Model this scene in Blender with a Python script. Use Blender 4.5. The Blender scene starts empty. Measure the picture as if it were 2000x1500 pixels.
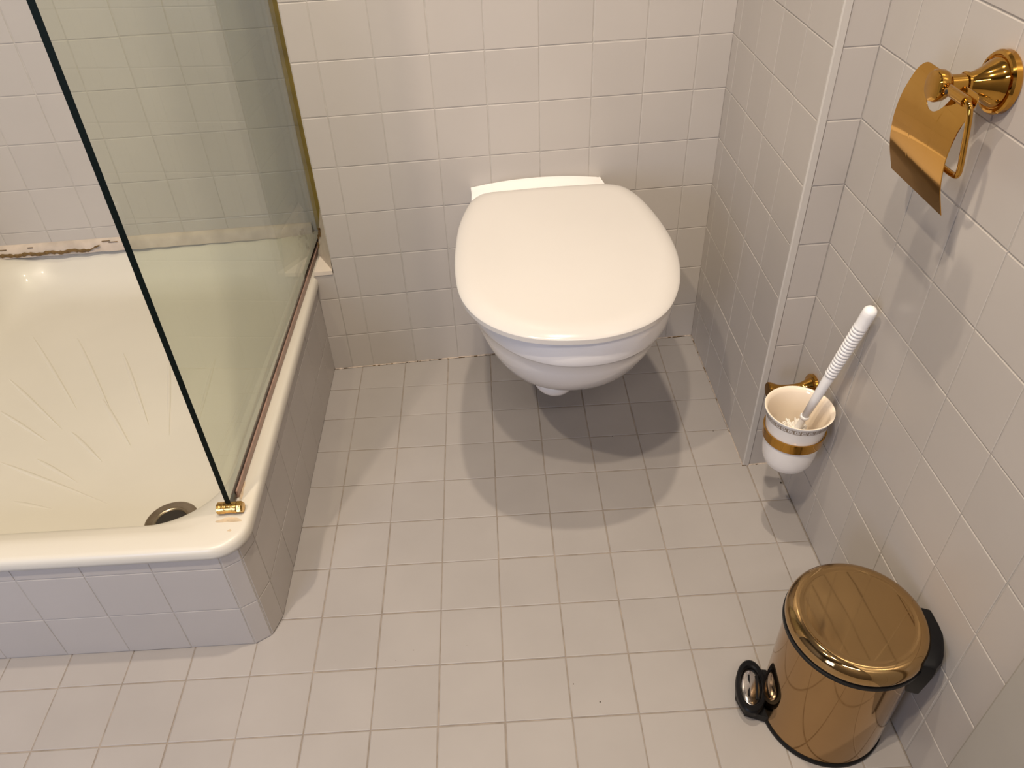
import bpy, bmesh, math, random
from mathutils import Vector, Matrix
random.seed(7)
sc = bpy.context.scene
COL = sc.collection
# ------------------------------------------------------------------ camera
cam_d = bpy.data.cameras.new('camera')
cam_d.sensor_width = 36.0
cam_d.lens = 36.0 * 1524.0 / 2000.0
cam_d.clip_start = 0.01
cam = bpy.data.objects.new('camera', cam_d)
COL.objects.link(cam)
RT = Vector((0.9930, -0.1130, -0.0330)); FW = Vector((0.0660, 0.7690, -0.6360))
FW.normalize(); RT = (RT - FW * RT.dot(FW)).normalized(); UP = RT.cross(FW)
cam.matrix_world = Matrix(((RT.x, UP.x, -FW.x, 0.3015), (RT.y, UP.y, -FW.y, -1.4801),
                           (RT.z, UP.z, -FW.z, 1.1253), (0, 0, 0, 1)))
sc.camera = cam
# ------------------------------------------------------------------ world, lights, exposure
w = bpy.data.worlds.new('world'); sc.world = w; w.use_nodes = True
bg = w.node_tree.nodes['Background']
bg.inputs[0].default_value = (0.62, 0.78, 1.0, 1); bg.inputs[1].default_value = 0.5
sc.view_settings.view_transform = 'Standard'
sc.view_settings.look = 'None'
sc.view_settings.exposure = 0.0
sc.view_settings.gamma = 1.0
sc.view_settings.use_curve_mapping = False
sc.cycles.use_denoising = True
sc.cycles.max_bounces = 12
sc.cycles.transparent_max_bounces = 16
sc.cycles.caustics_reflective = True
sc.cycles.sample_clamp_indirect = 4.0

CEIL = 2.45
def spot(x, y, power, col=(1.0, 0.865, 0.69)):
    d = bpy.data.lights.new('ceiling_spot', 'SPOT')
    d.energy = power; d.color = col; d.shadow_soft_size = 0.028
    d.spot_size = math.radians(118); d.spot_blend = 0.5
    o = bpy.data.objects.new('ceiling_spot', d); COL.objects.link(o)
    o.location = (x, y, CEIL - 0.03)
    return o
spot(0.395, -0.656, 74)
spot(0.088, -1.41, 78)
spot(-0.43, -1.42, 82, (1.0, 0.85, 0.65))
d = bpy.data.lights.new('window_daylight', 'AREA')
d.shape = 'RECTANGLE'; d.size = 0.66; d.size_y = 0.95; d.energy = 22; d.color = (0.56, 0.67, 1.0)
wl = bpy.data.objects.new('window_daylight', d); COL.objects.link(wl)
wl.location = (-0.80, -2.22, 0.95); wl.rotation_euler = (math.radians(90), 0, 0)   # shines towards +y
# added fill light behind the camera, brightens surfaces that face it
d = bpy.data.lights.new('front_fill', 'AREA')
d.shape = 'RECTANGLE'; d.size = 0.7; d.size_y = 0.10; d.energy = 9; d.color = (1.0, 0.88, 0.76)
ff = bpy.data.objects.new('front_fill', d); COL.objects.link(ff)
ff.location = (0.35, -2.08, 2.0); ff.rotation_euler = (math.radians(55), 0, 0)

# ------------------------------------------------------------------ materials
def mat(name, col, rough=0.4, metal=0.0, spec=0.5, noise=0.0, nscale=8.0, bump=0.0, bscale=40.0, coat=0.0, sss=0.0, objvar=0.0):
    m = bpy.data.materials.new(name); m.use_nodes = True
    nt = m.node_tree; b = nt.nodes['Principled BSDF']
    b.inputs['Base Color'].default_value = (*col, 1)
    b.inputs['Roughness'].default_value = rough
    b.inputs['Metallic'].default_value = metal
    b.inputs['Specular IOR Level'].default_value = spec
    if coat:
        b.inputs['Coat Weight'].default_value = coat; b.inputs['Coat Roughness'].default_value = 0.06
    last = None
    if noise or objvar:
        tc = nt.nodes.new('ShaderNodeTexCoord')
        mx = nt.nodes.new('ShaderNodeMixRGB'); mx.blend_type = 'MULTIPLY'; mx.inputs[0].default_value = 1
        mx.inputs[1].default_value = (*col, 1)
        n = nt.nodes.new('ShaderNodeTexNoise'); n.inputs['Scale'].default_value = nscale; n.inputs['Detail'].default_value = 4
        geo = nt.nodes.new('ShaderNodeNewGeometry'); nt.links.new(geo.outputs['Position'], n.inputs['Vector'])
        mr = nt.nodes.new('ShaderNodeMapRange')
        mr.inputs['From Min'].default_value = 0.3; mr.inputs['From Max'].default_value = 0.7
        mr.inputs['To Min'].default_value = 1 - noise; mr.inputs['To Max'].default_value = 1.0
        nt.links.new(n.outputs['Fac'], mr.inputs['Value'])
        out = mr.outputs[0]
        if objvar:
            oi = nt.nodes.new('ShaderNodeObjectInfo')
            m2 = nt.nodes.new('ShaderNodeMapRange')
            m2.inputs['To Min'].default_value = 1 - objvar; m2.inputs['To Max'].default_value = 1.0
            nt.links.new(oi.outputs['Random'], m2.inputs['Value'])
            mm = nt.nodes.new('ShaderNodeMath'); mm.operation = 'MULTIPLY'
            nt.links.new(out, mm.inputs[0]); nt.links.new(m2.outputs[0], mm.inputs[1]); out = mm.outputs[0]
        nt.links.new(out, mx.inputs[2]); nt.links.new(mx.outputs[0], b.inputs['Base Color'])
    if bump:
        n = nt.nodes.new('ShaderNodeTexNoise'); n.inputs['Scale'].default_value = bscale; n.inputs['Detail'].default_value = 3
        geo = nt.nodes.new('ShaderNodeNewGeometry'); nt.links.new(geo.outputs['Position'], n.inputs['Vector'])
        bp = nt.nodes.new('ShaderNodeBump'); bp.inputs['Strength'].default_value = bump; bp.inputs['Distance'].default_value = 0.001
        nt.links.new(n.outputs['Fac'], bp.inputs['Height']); nt.links.new(bp.outputs[0], b.inputs['Normal'])
    return m

M = {}
M['tile'] = mat('glazed_wall_tile', (0.46, 0.423, 0.393), 0.30, spec=0.42, noise=0.05, nscale=5, bump=0.10, bscale=45, objvar=0.045)
M['floor_tile'] = mat('matt_floor_tile', (0.355, 0.325, 0.307), 0.50, spec=0.35, noise=0.08, nscale=7, bump=0.12, bscale=60, objvar=0.05)
M['grout'] = mat('pale_grout', (0.47, 0.435, 0.40), 0.8, noise=0.18, nscale=60, spec=0.2)
M['floor_grout'] = mat('worn_floor_grout', (0.33, 0.28, 0.24), 0.85, noise=0.35, nscale=40, spec=0.2)
M['trim'] = mat('pale_corner_trim', (0.49, 0.46, 0.43), 0.4, noise=0.05)
M['paint'] = mat('dimmed_ceiling_paint', (0.40, 0.38, 0.36), 0.8, noise=0.04)  # unseen ceiling toned down from white to weaken its bounce light
M['enamel'] = mat('cream_tray_enamel', (0.61, 0.57, 0.495), 0.34, spec=0.4, noise=0.05, nscale=5, coat=0.06)
M['porcelain'] = mat('white_porcelain', (0.84, 0.815, 0.81), 0.10, spec=0.5, noise=0.02, nscale=3, coat=0.5)
M['seat'] = mat('cream_plastic_seat', (0.60, 0.57, 0.545), 0.16, spec=0.45, noise=0.03, nscale=4)
M['gold'] = mat('polished_gold_brass', (0.56, 0.30, 0.06), 0.07, metal=1.0, noise=0.05, nscale=12)
M['gold_old'] = mat('worn_gold_clamp', (0.80, 0.50, 0.16), 0.22, metal=1.0, noise=0.45, nscale=150, bump=0.5, bscale=300)
M['bin_metal'] = mat('bronze_mirror_steel', (0.41, 0.255, 0.115), 0.055, metal=1.0, noise=0.04, nscale=20)
M['bin_lid'] = mat('bronze_mirror_lid', (0.49, 0.32, 0.145), 0.06, metal=1.0, noise=0.04, nscale=20)
M['chrome'] = mat('chrome', (0.72, 0.68, 0.64), 0.12, metal=1.0, noise=0.03)
M['drain_metal'] = mat('dull_drain_steel', (0.42, 0.34, 0.24), 0.3, metal=1.0, noise=0.2, nscale=60)
M['black'] = mat('black_plastic', (0.005, 0.005, 0.006), 0.4, spec=0.2, noise=0.1)
M['hole'] = mat('painted_hole_shade', (0.02, 0.015, 0.01), 0.7, noise=0.2)  # near-black colour stands in for the shade inside holes
M['plastic'] = mat('white_plastic', (0.80, 0.79, 0.80), 0.28, noise=0.02)
M['bristle'] = mat('white_bristles', (0.86, 0.82, 0.76), 0.7, noise=0.1, nscale=200)
M['cup_in'] = mat('cream_cup_glaze', (0.86, 0.74, 0.60), 0.15, coat=0.3, noise=0.02)
M['cup_out'] = mat('white_cup_glaze', (0.82, 0.79, 0.77), 0.10, coat=0.5, noise=0.02)
M['key'] = mat('grey_gold_key_print', (0.30, 0.235, 0.18), 0.35, noise=0.2, nscale=300)
M['seal'] = mat('brown_glass_seal', (0.36, 0.22, 0.17), 0.35, noise=0.35, nscale=40)
M['silicone'] = mat('aged_silicone', (0.54, 0.45, 0.37), 0.5, noise=0.25, nscale=30)
M['silicone_yellow'] = mat('yellowed_silicone', (0.30, 0.20, 0.03), 0.5, noise=0.5, nscale=18)
M['caulk'] = mat('dirty_caulk', (0.50, 0.41, 0.34), 0.6, noise=0.4, nscale=120)
M['mould'] = mat('brown_mould', (0.16, 0.09, 0.025), 0.8, noise=0.5, nscale=150)
M['rust'] = mat('orange_rust_stain', (0.62, 0.49, 0.34), 0.5, noise=0.35, nscale=90)
M['bounce_cut'] = mat('wall_bounce_cut', (0.14, 0.13, 0.13), 0.6, noise=0.05)  # unseen walls made dark to cut the light they bounce back
M['casing'] = mat('grey_door_casing_paint', (0.36, 0.335, 0.30), 0.5, noise=0.06, nscale=10)
M['speck'] = mat('dark_grit', (0.06, 0.045, 0.03), 0.9, noise=0.3, nscale=80)
M['frame'] = mat('white_window_frame', (0.75, 0.75, 0.74), 0.4, noise=0.03)

def glass_mat(name, tint, ior=1.5):
    m = bpy.data.materials.new(name); m.use_nodes = True; nt = m.node_tree
    nt.nodes.clear()
    out = nt.nodes.new('ShaderNodeOutputMaterial'); mix = nt.nodes.new('ShaderNodeMixShader')
    fr = nt.nodes.new('ShaderNodeFresnel'); fr.inputs['IOR'].default_value = ior
    geo = nt.nodes.new('ShaderNodeNewGeometry'); mi = nt.nodes.new('ShaderNodeMapRange')
    mi.inputs['To Min'].default_value = ior; mi.inputs['To Max'].default_value = 1.0 / ior     # same reflectance on entering and leaving
    nt.links.new(geo.outputs['Backfacing'], mi.inputs['Value']); nt.links.new(mi.outputs[0], fr.inputs['IOR'])
    tr = nt.nodes.new('ShaderNodeBsdfTransparent'); tr.inputs[0].default_value = (*tint, 1)
    gl = nt.nodes.new('ShaderNodeBsdfGlossy'); gl.inputs['Roughness'].default_value = 0.0
    n = nt.nodes.new('ShaderNodeTexNoise'); n.inputs['Scale'].default_value = 6
    mr = nt.nodes.new('ShaderNodeMapRange'); mr.inputs['To Min'].default_value = 0.004; mr.inputs['To Max'].default_value = 0.012
    nt.links.new(n.outputs['Fac'], mr.inputs['Value']); nt.links.new(mr.outputs[0], gl.inputs['Roughness'])
    nt.links.new(fr.outputs[0], mix.inputs[0]); nt.links.new(tr.outputs[0], mix.inputs[1]); nt.links.new(gl.outputs[0], mix.inputs[2])
    nt.links.new(mix.outputs[0], out.inputs[0])
    return m
M['glass'] = glass_mat('green_tinted_glass', (0.915, 0.935, 0.875))
M['glass_edge'] = mat('dark_green_glass_edge', (0.003, 0.006, 0.004), 0.5, spec=0.08, noise=0.2)
M['pane'] = glass_mat('clear_window_pane', (0.97, 0.98, 0.97))

# ------------------------------------------------------------------ helpers
def link(name, me, m, parent=None, smooth=False):
    if m is not None:
        ms = m if isinstance(m, (list, tuple)) else [m]
        if not me.materials:
            for q in ms: me.materials.append(q)
    if smooth:
        for p in me.polygons: p.use_smooth = True
    o = bpy.data.objects.new(name, me); COL.objects.link(o)
    if parent is not None: o.parent = parent
    return o
def from_bm(name, bm, m, parent=None, smooth=False, angle=None):
    bmesh.ops.recalc_face_normals(bm, faces=bm.faces)
    me = bpy.data.meshes.new(name); bm.to_mesh(me); bm.free()
    if angle is not None:
        for p in me.polygons: p.use_smooth = True
        me.set_sharp_from_angle(angle=math.radians(angle))
    return link(name, me, m, parent, smooth)
def struct(name, me_or_bm, m):
    o = from_bm(name, me_or_bm, m); o['kind'] = 'structure'; return o
def tag(o, label, cat, group=None):
    o['label'] = label; o['category'] = cat
    if group: o['group'] = group
    return o
def thing(name, label, cat, loc):
    o = bpy.data.objects.new(name, None); o.empty_display_size = 0.05; COL.objects.link(o)
    o.location = loc; tag(o, label, cat); return o
def part(name, bm, m, parent, smooth=False, angle=None, label=None):
    """bm in world coordinates; parented to a thing whose location is known"""
    off = parent.matrix_world.translation.copy() if False else Vector(parent.get('_loc', parent.location))
    bmesh.ops.translate(bm, verts=bm.verts, vec=-off)
    o = from_bm(name, bm, m, parent, smooth, angle)
    o['_loc'] = tuple(off)
    if label: o['label'] = label
    return o
def prism(bm, poly, z0, z1):
    a = [bm.verts.new((p[0], p[1], z0)) for p in poly]; b = [bm.verts.new((p[0], p[1], z1)) for p in poly]
    bm.faces.new(a[::-1]); bm.faces.new(b)
    n = len(poly)
    for i in range(n): bm.faces.new((a[i], a[(i + 1) % n], b[(i + 1) % n], b[i]))
def obox(bm, c, ax, ay, az, hx, hy, hz, bev=0.0, seg=2):
    c, ax, ay, az = map(Vector, (c, ax, ay, az))
    vs = [bm.verts.new(c + ax * hx * i + ay * hy * j + az * hz * k) for i in (-1, 1) for j in (-1, 1) for k in (-1, 1)]
    fs = [(0, 1, 3, 2), (4, 6, 7, 5), (0, 4, 5, 1), (2, 3, 7, 6), (0, 2, 6, 4), (1, 5, 7, 3)]
    F = [bm.faces.new([vs[i] for i in f]) for f in fs]
    if bev:
        es = set(e for f in F for e in f.edges)
        bmesh.ops.bevel(bm, geom=list(es), offset=bev, segments=seg, affect='EDGES', profile=0.5)
def frame_from(axis):
    a = Vector(axis).normalized(); t = Vector((0, 0, 1)) if abs(a.z) < 0.9 else Vector((1, 0, 0))
    u = a.cross(t).normalized(); v = a.cross(u).normalized(); return a, u, v
def lathe(bm, origin, axis, prof, n=48, cap0=True, cap1=True, sx=1.0):
    """prof: list of (distance along axis, radius)"""
    a, u, v = frame_from(axis); o = Vector(origin); rings = []
    for d, r in prof:
        rings.append([bm.verts.new(o + a * d + u * (r * math.cos(2 * math.pi * i / n)) + v * (r * math.sin(2 * math.pi * i / n))) for i in range(n)])
    for q in range(len(rings) - 1):
        for i in range(n):
            bm.faces.new((rings[q][i], rings[q][(i + 1) % n], rings[q + 1][(i + 1) % n], rings[q + 1][i]))
    if cap0: bm.faces.new(rings[0])
    if cap1: bm.faces.new(rings[-1][::-1])
    return rings
def tube(bm, pts, r, n=14, caps=True):
    pts = [Vector(p) for p in pts]; rings = []; prev = None
    for i, p in enumerate(pts):
        t = (pts[min(i + 1, len(pts) - 1)] - pts[max(i - 1, 0)]).normalized()
        if prev is None:
            _, u, v = frame_from(t)
        else:
            u = (prev - t * prev.dot(t)).normalized(); v = t.cross(u)
        prev = u
        rr = r[i] if isinstance(r, (list, tuple)) else r
        rings.append([bm.verts.new(p + u * rr * math.cos(2 * math.pi * k / n) + v * rr * math.sin(2 * math.pi * k / n)) for k in range(n)])
    for q in range(len(rings) - 1):
        for i in range(n): bm.faces.new((rings[q][i], rings[q][(i + 1) % n], rings[q + 1][(i + 1) % n], rings[q + 1][i]))
    if caps: bm.faces.new(rings[0]); bm.faces.new(rings[-1][::-1])
def loft(bm, rings, cap0=False, cap1=False, closed=True):
    R = [[bm.verts.new(p) for p in r] for r in rings]; n = len(R[0])
    for q in range(len(R) - 1):
        for i in range(n if closed else n - 1):
            bm.faces.new((R[q][i], R[q][(i + 1) % n], R[q + 1][(i + 1) % n], R[q + 1][i]))
    if cap0: bm.faces.new(R[0])
    if cap1: bm.faces.new(R[-1][::-1])
def bez(pts, k=6):
    """Catmull-Rom through pts (open)"""
    P = [Vector(p) for p in pts]; P = [P[0] * 2 - P[1]] + P + [P[-1] * 2 - P[-2]]; out = []
    for i in range(1, len(P) - 2):
        for j in range(k):
            t = j / k; a, b, c, d_ = P[i - 1], P[i], P[i + 1], P[i + 2]
            out.append(0.5 * ((2 * b) + (c - a) * t + (2 * a - 5 * b + 4 * c - d_) * t * t + (3 * b - a - 3 * c + d_) * t ** 3))
    out.append(P[-2]); return out

# ---- tiles: each one a small raised, bevelled slab lying on a wall plane
def clip(poly, a, b, c):
    out = []
    for i in range(len(poly)):
        p, q = poly[i], poly[(i + 1) % len(poly)]
        dp = a * p[0] + b * p[1] - c; dq = a * q[0] + b * q[1] - c
        if dp <= 0: out.append(p)
        if (dp < 0 < dq) or (dq < 0 < dp):
            t = dp / (dp - dq); out.append((p[0] + (q[0] - p[0]) * t, p[1] + (q[1] - p[1]) * t))
    return out
def inset(poly, dd):
    n = len(poly); out = []
    for i in range(n):
        p0, p1, p2 = Vector(poly[i - 1]), Vector(poly[i]), Vector(poly[(i + 1) % n])
        e1 = (p1 - p0); e2 = (p2 - p1)
        if e1.length < 1e-6 or e2.length < 1e-6: out.append(tuple(p1)); continue
        e1.normalize(); e2.normalize()
        n1 = Vector((-e1.y, e1.x)); n2 = Vector((-e2.y, e2.x))
        b = n1 + n2; l = b.length
        if l < 1e-6: out.append(tuple(p1)); continue
        b /= l; k = dd / max(0.25, b.dot(n1)); out.append((p1.x + b.x * k, p1.y + b.y * k))
    return out
def area(poly):
    return 0.5 * sum(poly[i][0] * poly[(i + 1) % len(poly)][1] - poly[(i + 1) % len(poly)][0] * poly[i][1] for i in range(len(poly)))
JIT = 0.0003
def tile_geo(bm, poly, O, U, V, N, gap=0.0008, h=0.0010, bev=0.0010):
    if area(poly) < 0: poly = poly[::-1]
    if area(poly) < 2.0e-5: return False
    gap = gap * random.uniform(0.7, 1.45); jx = random.uniform(-JIT, JIT); jy = random.uniform(-JIT, JIT)
    a = [(p[0] + jx, p[1] + jy) for p in inset(poly, gap)]; b = [(p[0] + jx, p[1] + jy) for p in inset(poly, gap + bev)]
    dz = random.uniform(-0.00018, 0.00018); tu = random.uniform(-0.0025, 0.0025); tv = random.uniform(-0.0025, 0.0025)
    cx = sum(p[0] for p in a) / len(a); cy = sum(p[1] for p in a) / len(a)
    def P(p, hh): return O + U * p[0] + V * p[1] + N * (hh + dz + tu * (p[0] - cx) + tv * (p[1] - cy))
    r0 = [bm.verts.new(P(p, -0.002)) for p in a]; r1 = [bm.verts.new(P(p, h - bev * 0.45)) for p in a]; r2 = [bm.verts.new(P(p, h)) for p in b]
    n = len(a)
    for i in range(n):
        j = (i + 1) % n
        bm.faces.new((r0[i], r0[j], r1[j], r1[i])); bm.faces.new((r1[i], r1[j], r2[j], r2[i]))
    bm.faces.new(r2)
    return True
def add_tiles(parent, cells, O, U, V, N, m, near, h=0.0010, name='tile', bev=0.0010, gap=0.0008):
    """cells: polygons in (u,v); near(poly)->True gives an object of its own, others are joined"""
    rest = bmesh.new(); nrest = 0; cnt = 0
    for poly in cells:
        poly = [p for i, p in enumerate(poly) if (Vector(p) - Vector(poly[i - 1])).length > 1e-4]
        if len(poly) < 3: continue
        if near(poly):
            bm = bmesh.new()
            if tile_geo(bm, poly, O, U, V, N, gap, h, bev):
                me = bpy.data.meshes.new(name); bm.to_mesh(me); link(name, me, m, parent); cnt += 1
            bm.free()
        else:
            if tile_geo(rest, poly, O, U, V, N, gap, h, bev): nrest += 1
    if nrest:
        me = bpy.data.meshes.new('tile_field'); rest.to_mesh(me)
        o = link('tile_field', me, m, parent); o['kind'] = 'stuff'
    rest.free()
    return cnt
def grid(us, vs):
    return [[(us[i], vs[j]), (us[i + 1], vs[j]), (us[i + 1], vs[j + 1]), (us[i], vs[j + 1])] for i in range(len(us) - 1) for j in range(len(vs) - 1)]
CP = cam.matrix_world.inverted()
def seen(P, mrg=60):
    q = CP @ Vector(P)
    if q.z > -0.05: return False
    u = 1000 + 1524 * q.x / -q.z; v = 750 - 1524 * q.y / -q.z
    return -mrg < u < 2000 + mrg and -mrg < v < 1500 + mrg
def near_fn(O, U, V, mrg=0):
    def f(poly):
        pts = list(poly) + [(sum(p[0] for p in poly) / len(poly), sum(p[1] for p in poly) / len(poly))]
        return any(seen(O + U * p[0] + V * p[1], mrg) for p in pts)
    return f
Z = Vector((0, 0, 1))
ROWS = [0.0] + [0.0925 + 0.1 * k for k in range(24)]

# ------------------------------------------------------------------ the room
FR = -0.0665
EX = Vector((math.cos(FR), math.sin(FR), 0)); EY = Vector((-math.sin(FR), math.cos(FR), 0))
XB0, XB1 = 0.055, 0.87                # back wall of the toilet niche
YJ = -0.058; D = 0.441
JD = Vector((math.sin(YJ), -math.cos(YJ), 0)); JN = Vector((-math.cos(YJ), -math.sin(YJ), 0))
J0 = Vector((XB1, 0, 0)); J1 = J0 + JD * D
TRM = Vector((0.8553, -0.4405, 0))     # right edge of corner trim
RC = Vector((0.908, -0.4415, 0)); YR = -0.0509
RD = Vector((math.sin(YR), -math.cos(YR), 0)); RN = Vector((-math.cos(YR), -math.sin(YR), 0))
S_CAS = 0.652
YREAR = -2.15; XLEFT = -1.45

# floor slab and tiles
bm = bmesh.new(); prism(bm, [(XLEFT - .1, YREAR - .1), (1.1, YREAR - .1), (1.1, 0.45), (XLEFT - .1, 0.45)], -0.08, -0.0012)
floor = struct('floor', bm, M['floor_grout'])
FO = Vector((0.0731, -0.0839, 0)); U, V = EX, -EY      # u right, v towards camera
cells = []
pf = 0.1001
wob = {}
for i in range(-14, 10):
    for j in range(-2, 21):
        q = [(i * pf, j * pf), ((i + 1) * pf, j * pf), ((i + 1) * pf, (j + 1) * pf), (i * pf, (j + 1) * pf)]
        wp = [FO + U * a + V * b for a, b in q]
        poly = [(p.x, p.y) for p in wp]
        poly = clip(poly, 0, 1, -0.002)                                       # back wall
        if len(poly) < 3: continue
        cy = min(p[1] for p in poly)
        if cy > -0.50:
            nx, ny = -JN.x, -JN.y; poly2 = clip(poly, nx, ny, nx * J0.x + ny * J0.y - 0.001) if cy > -0.40 else None
            if poly2 is None:
                nx, ny = -RN.x, -RN.y; poly2 = clip(poly, nx, ny, nx * RC.x + ny * RC.y - 0.001)
        else:
            nx, ny = -RN.x, -RN.y; poly2 = clip(poly, nx, ny, nx * RC.x + ny * RC.y - 0.001)
        if len(poly2) < 3: continue
        # skip what lies wholly under the shower base
        if all((Vector((p[0], p[1], 0)) - Vector((0.012, 0, 0))).dot(EX) < -0.03 and (Vector((p[0], p[1], 0)) - Vector((0.012, 0, 0))).dot(EY) > -0.69 for p in poly2): continue
        if max(p[1] for p in poly2) < YREAR or max(p[0] for p in poly2) < XLEFT: continue
        cells.append(poly2)
X1v, Y1v = Vector((1, 0, 0)), Vector((0, 1, 0))
# trim off whatever reaches under the shower base so that no tile runs through it
def floor_near(poly):
    c = Vector((sum(p[0] for p in poly) / len(poly), sum(p[1] for p in poly) / len(poly), 0))
    return any(seen((p[0], p[1], 0), 0) for p in list(poly) + [(c.x, c.y)])
add_tiles(floor, cells, Vector((0, 0, 0)), X1v, Y1v, Z, M['floor_tile'], floor_near, h=0.0, bev=0.0012, gap=0.0010)

def slab(name, P, Q, n, z0, z1, th, m=None):
    """wall slab from P to Q (plan), face plane on the side of n, thickness th behind"""
    bm = bmesh.new(); P = Vector(P); Q = Vector(Q); n = Vector(n)
    prism(bm, [(P.x, P.y), (Q.x, Q.y), (Q.x - n.x * th, Q.y - n.y * th), (P.x - n.x * th, P.y - n.y * th)], z0, z1)
    return struct(name, bm, m or M['grout'])

# back wall of the toilet niche (thick boxed-out wall)
bm = bmesh.new()
prism(bm, [(XB0, 0.0), (XB1 + 0.12, 0.0), (XB1 + 0.12, 0.33), (XB0, 0.33)], 0, CEIL)
prism(bm, [(-0.03, 0.0), (0.0310, 0.0), (0.0310, 0.2), (-0.03, 0.2)], 0, 0.222)
prism(bm, [(0.0312, 0.0), (XB0 - 0.0002, 0.0), (XB0 - 0.0002, 0.2), (0.0312, 0.2)], 0, 0.2554)
wb = struct('wall_back', bm, M['grout'])
O = Vector((0, 0, 0)); U = Vector((1, 0, 0)); N = Vector((0, -1, 0))
us = [XB0] + [0.8053 - 0.1002 * k for k in range(7, -1, -1)] + [XB1]
cells = grid(us, ROWS)
cells += grid([0.012, XB0], [0, 0.0925, 0.1925, 0.2548])
cells = [c for c in cells]
add_tiles(wb, cells, O, U, Z, N, M['tile'], near_fn(O, U, Z))
def caulk(parent, P, Q, n, seed, r=0.0013):
    random.seed(seed); bm = bmesh.new(); dk = bmesh.new(); P = Vector(P); Q = Vector(Q); L_ = (Q - P).length; d_ = (Q - P).normalized(); k = int(L_ / 0.006); rg = []
    for i in range(k + 1):
        c = P + d_ * (L_ * i / k); rr = r * (1 + 0.5 * math.sin(i * .9) * random.random() + random.uniform(-.35, .5))
        rg.append([c + Z * rr * 1.3 - n * 0.001, c + Z * rr * .8 + n * rr * .7, c + n * rr * 1.5 + Z * 0.0002, c - n * 0.001])
        if random.random() < 0.22:
            obox(dk, c + n * rr * 1.2 + Z * 0.0008, d_, n, Z, random.uniform(.001, .0045), 0.0006, 0.0006)
    loft(bm, rg, True, True); o = from_bm('caulk_bead', bm, M['caulk'], parent)
    o2 = from_bm('dirt_flecks', dk, M['mould'], o); o2['kind'] = 'stuff'
caulk(wb, (0.014, -0.0012, 0.0), (0.868, -0.0012, 0.0), Vector((0, -1, 0)), 4)
# side of the boxed-out wall facing the shower
O = Vector((XB0, 0, 0)); U = Vector((0, 1, 0)); N = Vector((-1, 0, 0))
ws = slab('wall_shower_side', (XB0 + 0.0008, 0.003, 0), (XB0 + 0.0008, 0.25, 0), (-1, 0, 0), 0.262, CEIL, 0.004)
add_tiles(ws, grid([0.002, 0.1, 0.2], [0.27] + ROWS[4:]), O, U, Z, N, M['tile'], lambda p: max(q[1] for q in p) < 0.9)
# shower back wall
SB = Vector((0.055, 0.21, 0)); SR = -0.015
SU = Vector((-math.cos(SR), -math.sin(SR), 0)); SN = Vector((math.sin(SR), -math.cos(SR), 0))
wsb = slab('wall_shower_back', SB, SB + SU * 1.0, SN, 0.2, CEIL, 0.12)
off = 0.055 - (-0.497) - 0.5
us = [0.0, off] + [off + 0.1 * k for k in range(1, 10)]
add_tiles(wsb, grid(us, [0.252, 0.302] + [0.402 + 0.1 * k for k in range(20)]), SB, SU, Z, SN, M['tile'], near_fn(SB, SU, Z))
# side of the pipe chase on the right of the toilet
wr = slab('wall_recess_side', J0, J1 - JD * 0.004, JN, 0, CEIL, 0.10)
us = [0.0, 0.0365] + [0.0365 + 0.1006 * k for k in range(1, 5)]; us[-1] = D - 0.002
add_tiles(wr, grid(us, ROWS), J0, JD, Z, JN, M['tile'], near_fn(J0, JD, Z))
# its narrow end, facing the camera
EDr = (RC - TRM).normalized(); EN = Vector((EDr.y, -EDr.x, 0))
we = slab('wall_recess_end', TRM, RC + EDr * 0.1, EN, 0, CEIL, 0.12)
add_tiles(we, grid([0.0, (RC - TRM).length - 0.001], ROWS), TRM, EDr, Z, EN, M['tile'], near_fn(TRM, EDr, Z))
caulk(we, TRM - EDr * 0.01 + EN * 0.001, RC + EN * 0.001, EN, 9)
caulk(wr, J0 + JN * 0.001 + JD * 0.004, J1 + JN * 0.001, JN, 12, 0.0007)
# corner trim strip
bm = bmesh.new()
a = J1; b = TRM
poly = [(a.x - 0.0012, a.y + 0.003), (a.x - 0.0016, a.y - 0.0005), (a.x, a.y - 0.0028), (b.x - 0.001, b.y - 0.0028), (b.x, b.y - 0.001), (b.x, b.y + 0.01), (a.x + 0.002, a.y + 0.01)]
prism(bm, poly, 0.0, CEIL)
tr = struct('trim_1', bm, M['trim'])
# right wall
wrt = slab('wall_right', RC, RC + RD * 1.8, RN, 0, CEIL, 0.12)
us = [0.0, 0.0763] + [0.0763 + 0.1005 * k for k in range(1, 6)] + [S_CAS + 0.004]
add_tiles(wrt, grid(us, ROWS), RC, RD, Z, RN, M['tile'], near_fn(RC, RD, Z))
# door casing on the right wall (proud of the tiles) and the closed door beyond it
bm = bmesh.new(); c = RC + RD * (S_CAS + 0.06) + Z * 1.05 + RN * 0.008
obox(bm, c, RD, RN, Z, 0.06, 0.008, 1.05, bev=0.003)
cas = struct('door_1', bm, M['casing'])
bm = bmesh.new(); obox(bm, RC + RD * (S_CAS + 0.12 + 0.36) + Z * 1.03 + RN * 0.003, RD, RN, Z, 0.358, 0.012, 1.03, bev=0.002)
from_bm('door_leaf', bm, M['casing'], cas)
# ceiling, left and rear walls close the room
bm = bmesh.new(); prism(bm, [(XLEFT - .1, YREAR - .1), (1.2, YREAR - .1), (1.2, 0.4), (XLEFT - .1, 0.4)], CEIL, CEIL + 0.08)
struct('ceiling', bm, M['paint'])
wlf = slab('wall_left', (XLEFT, YREAR, 0), (XLEFT, 0.4, 0), (1, 0, 0), 0, CEIL, 0.1, M['bounce_cut'])
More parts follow.
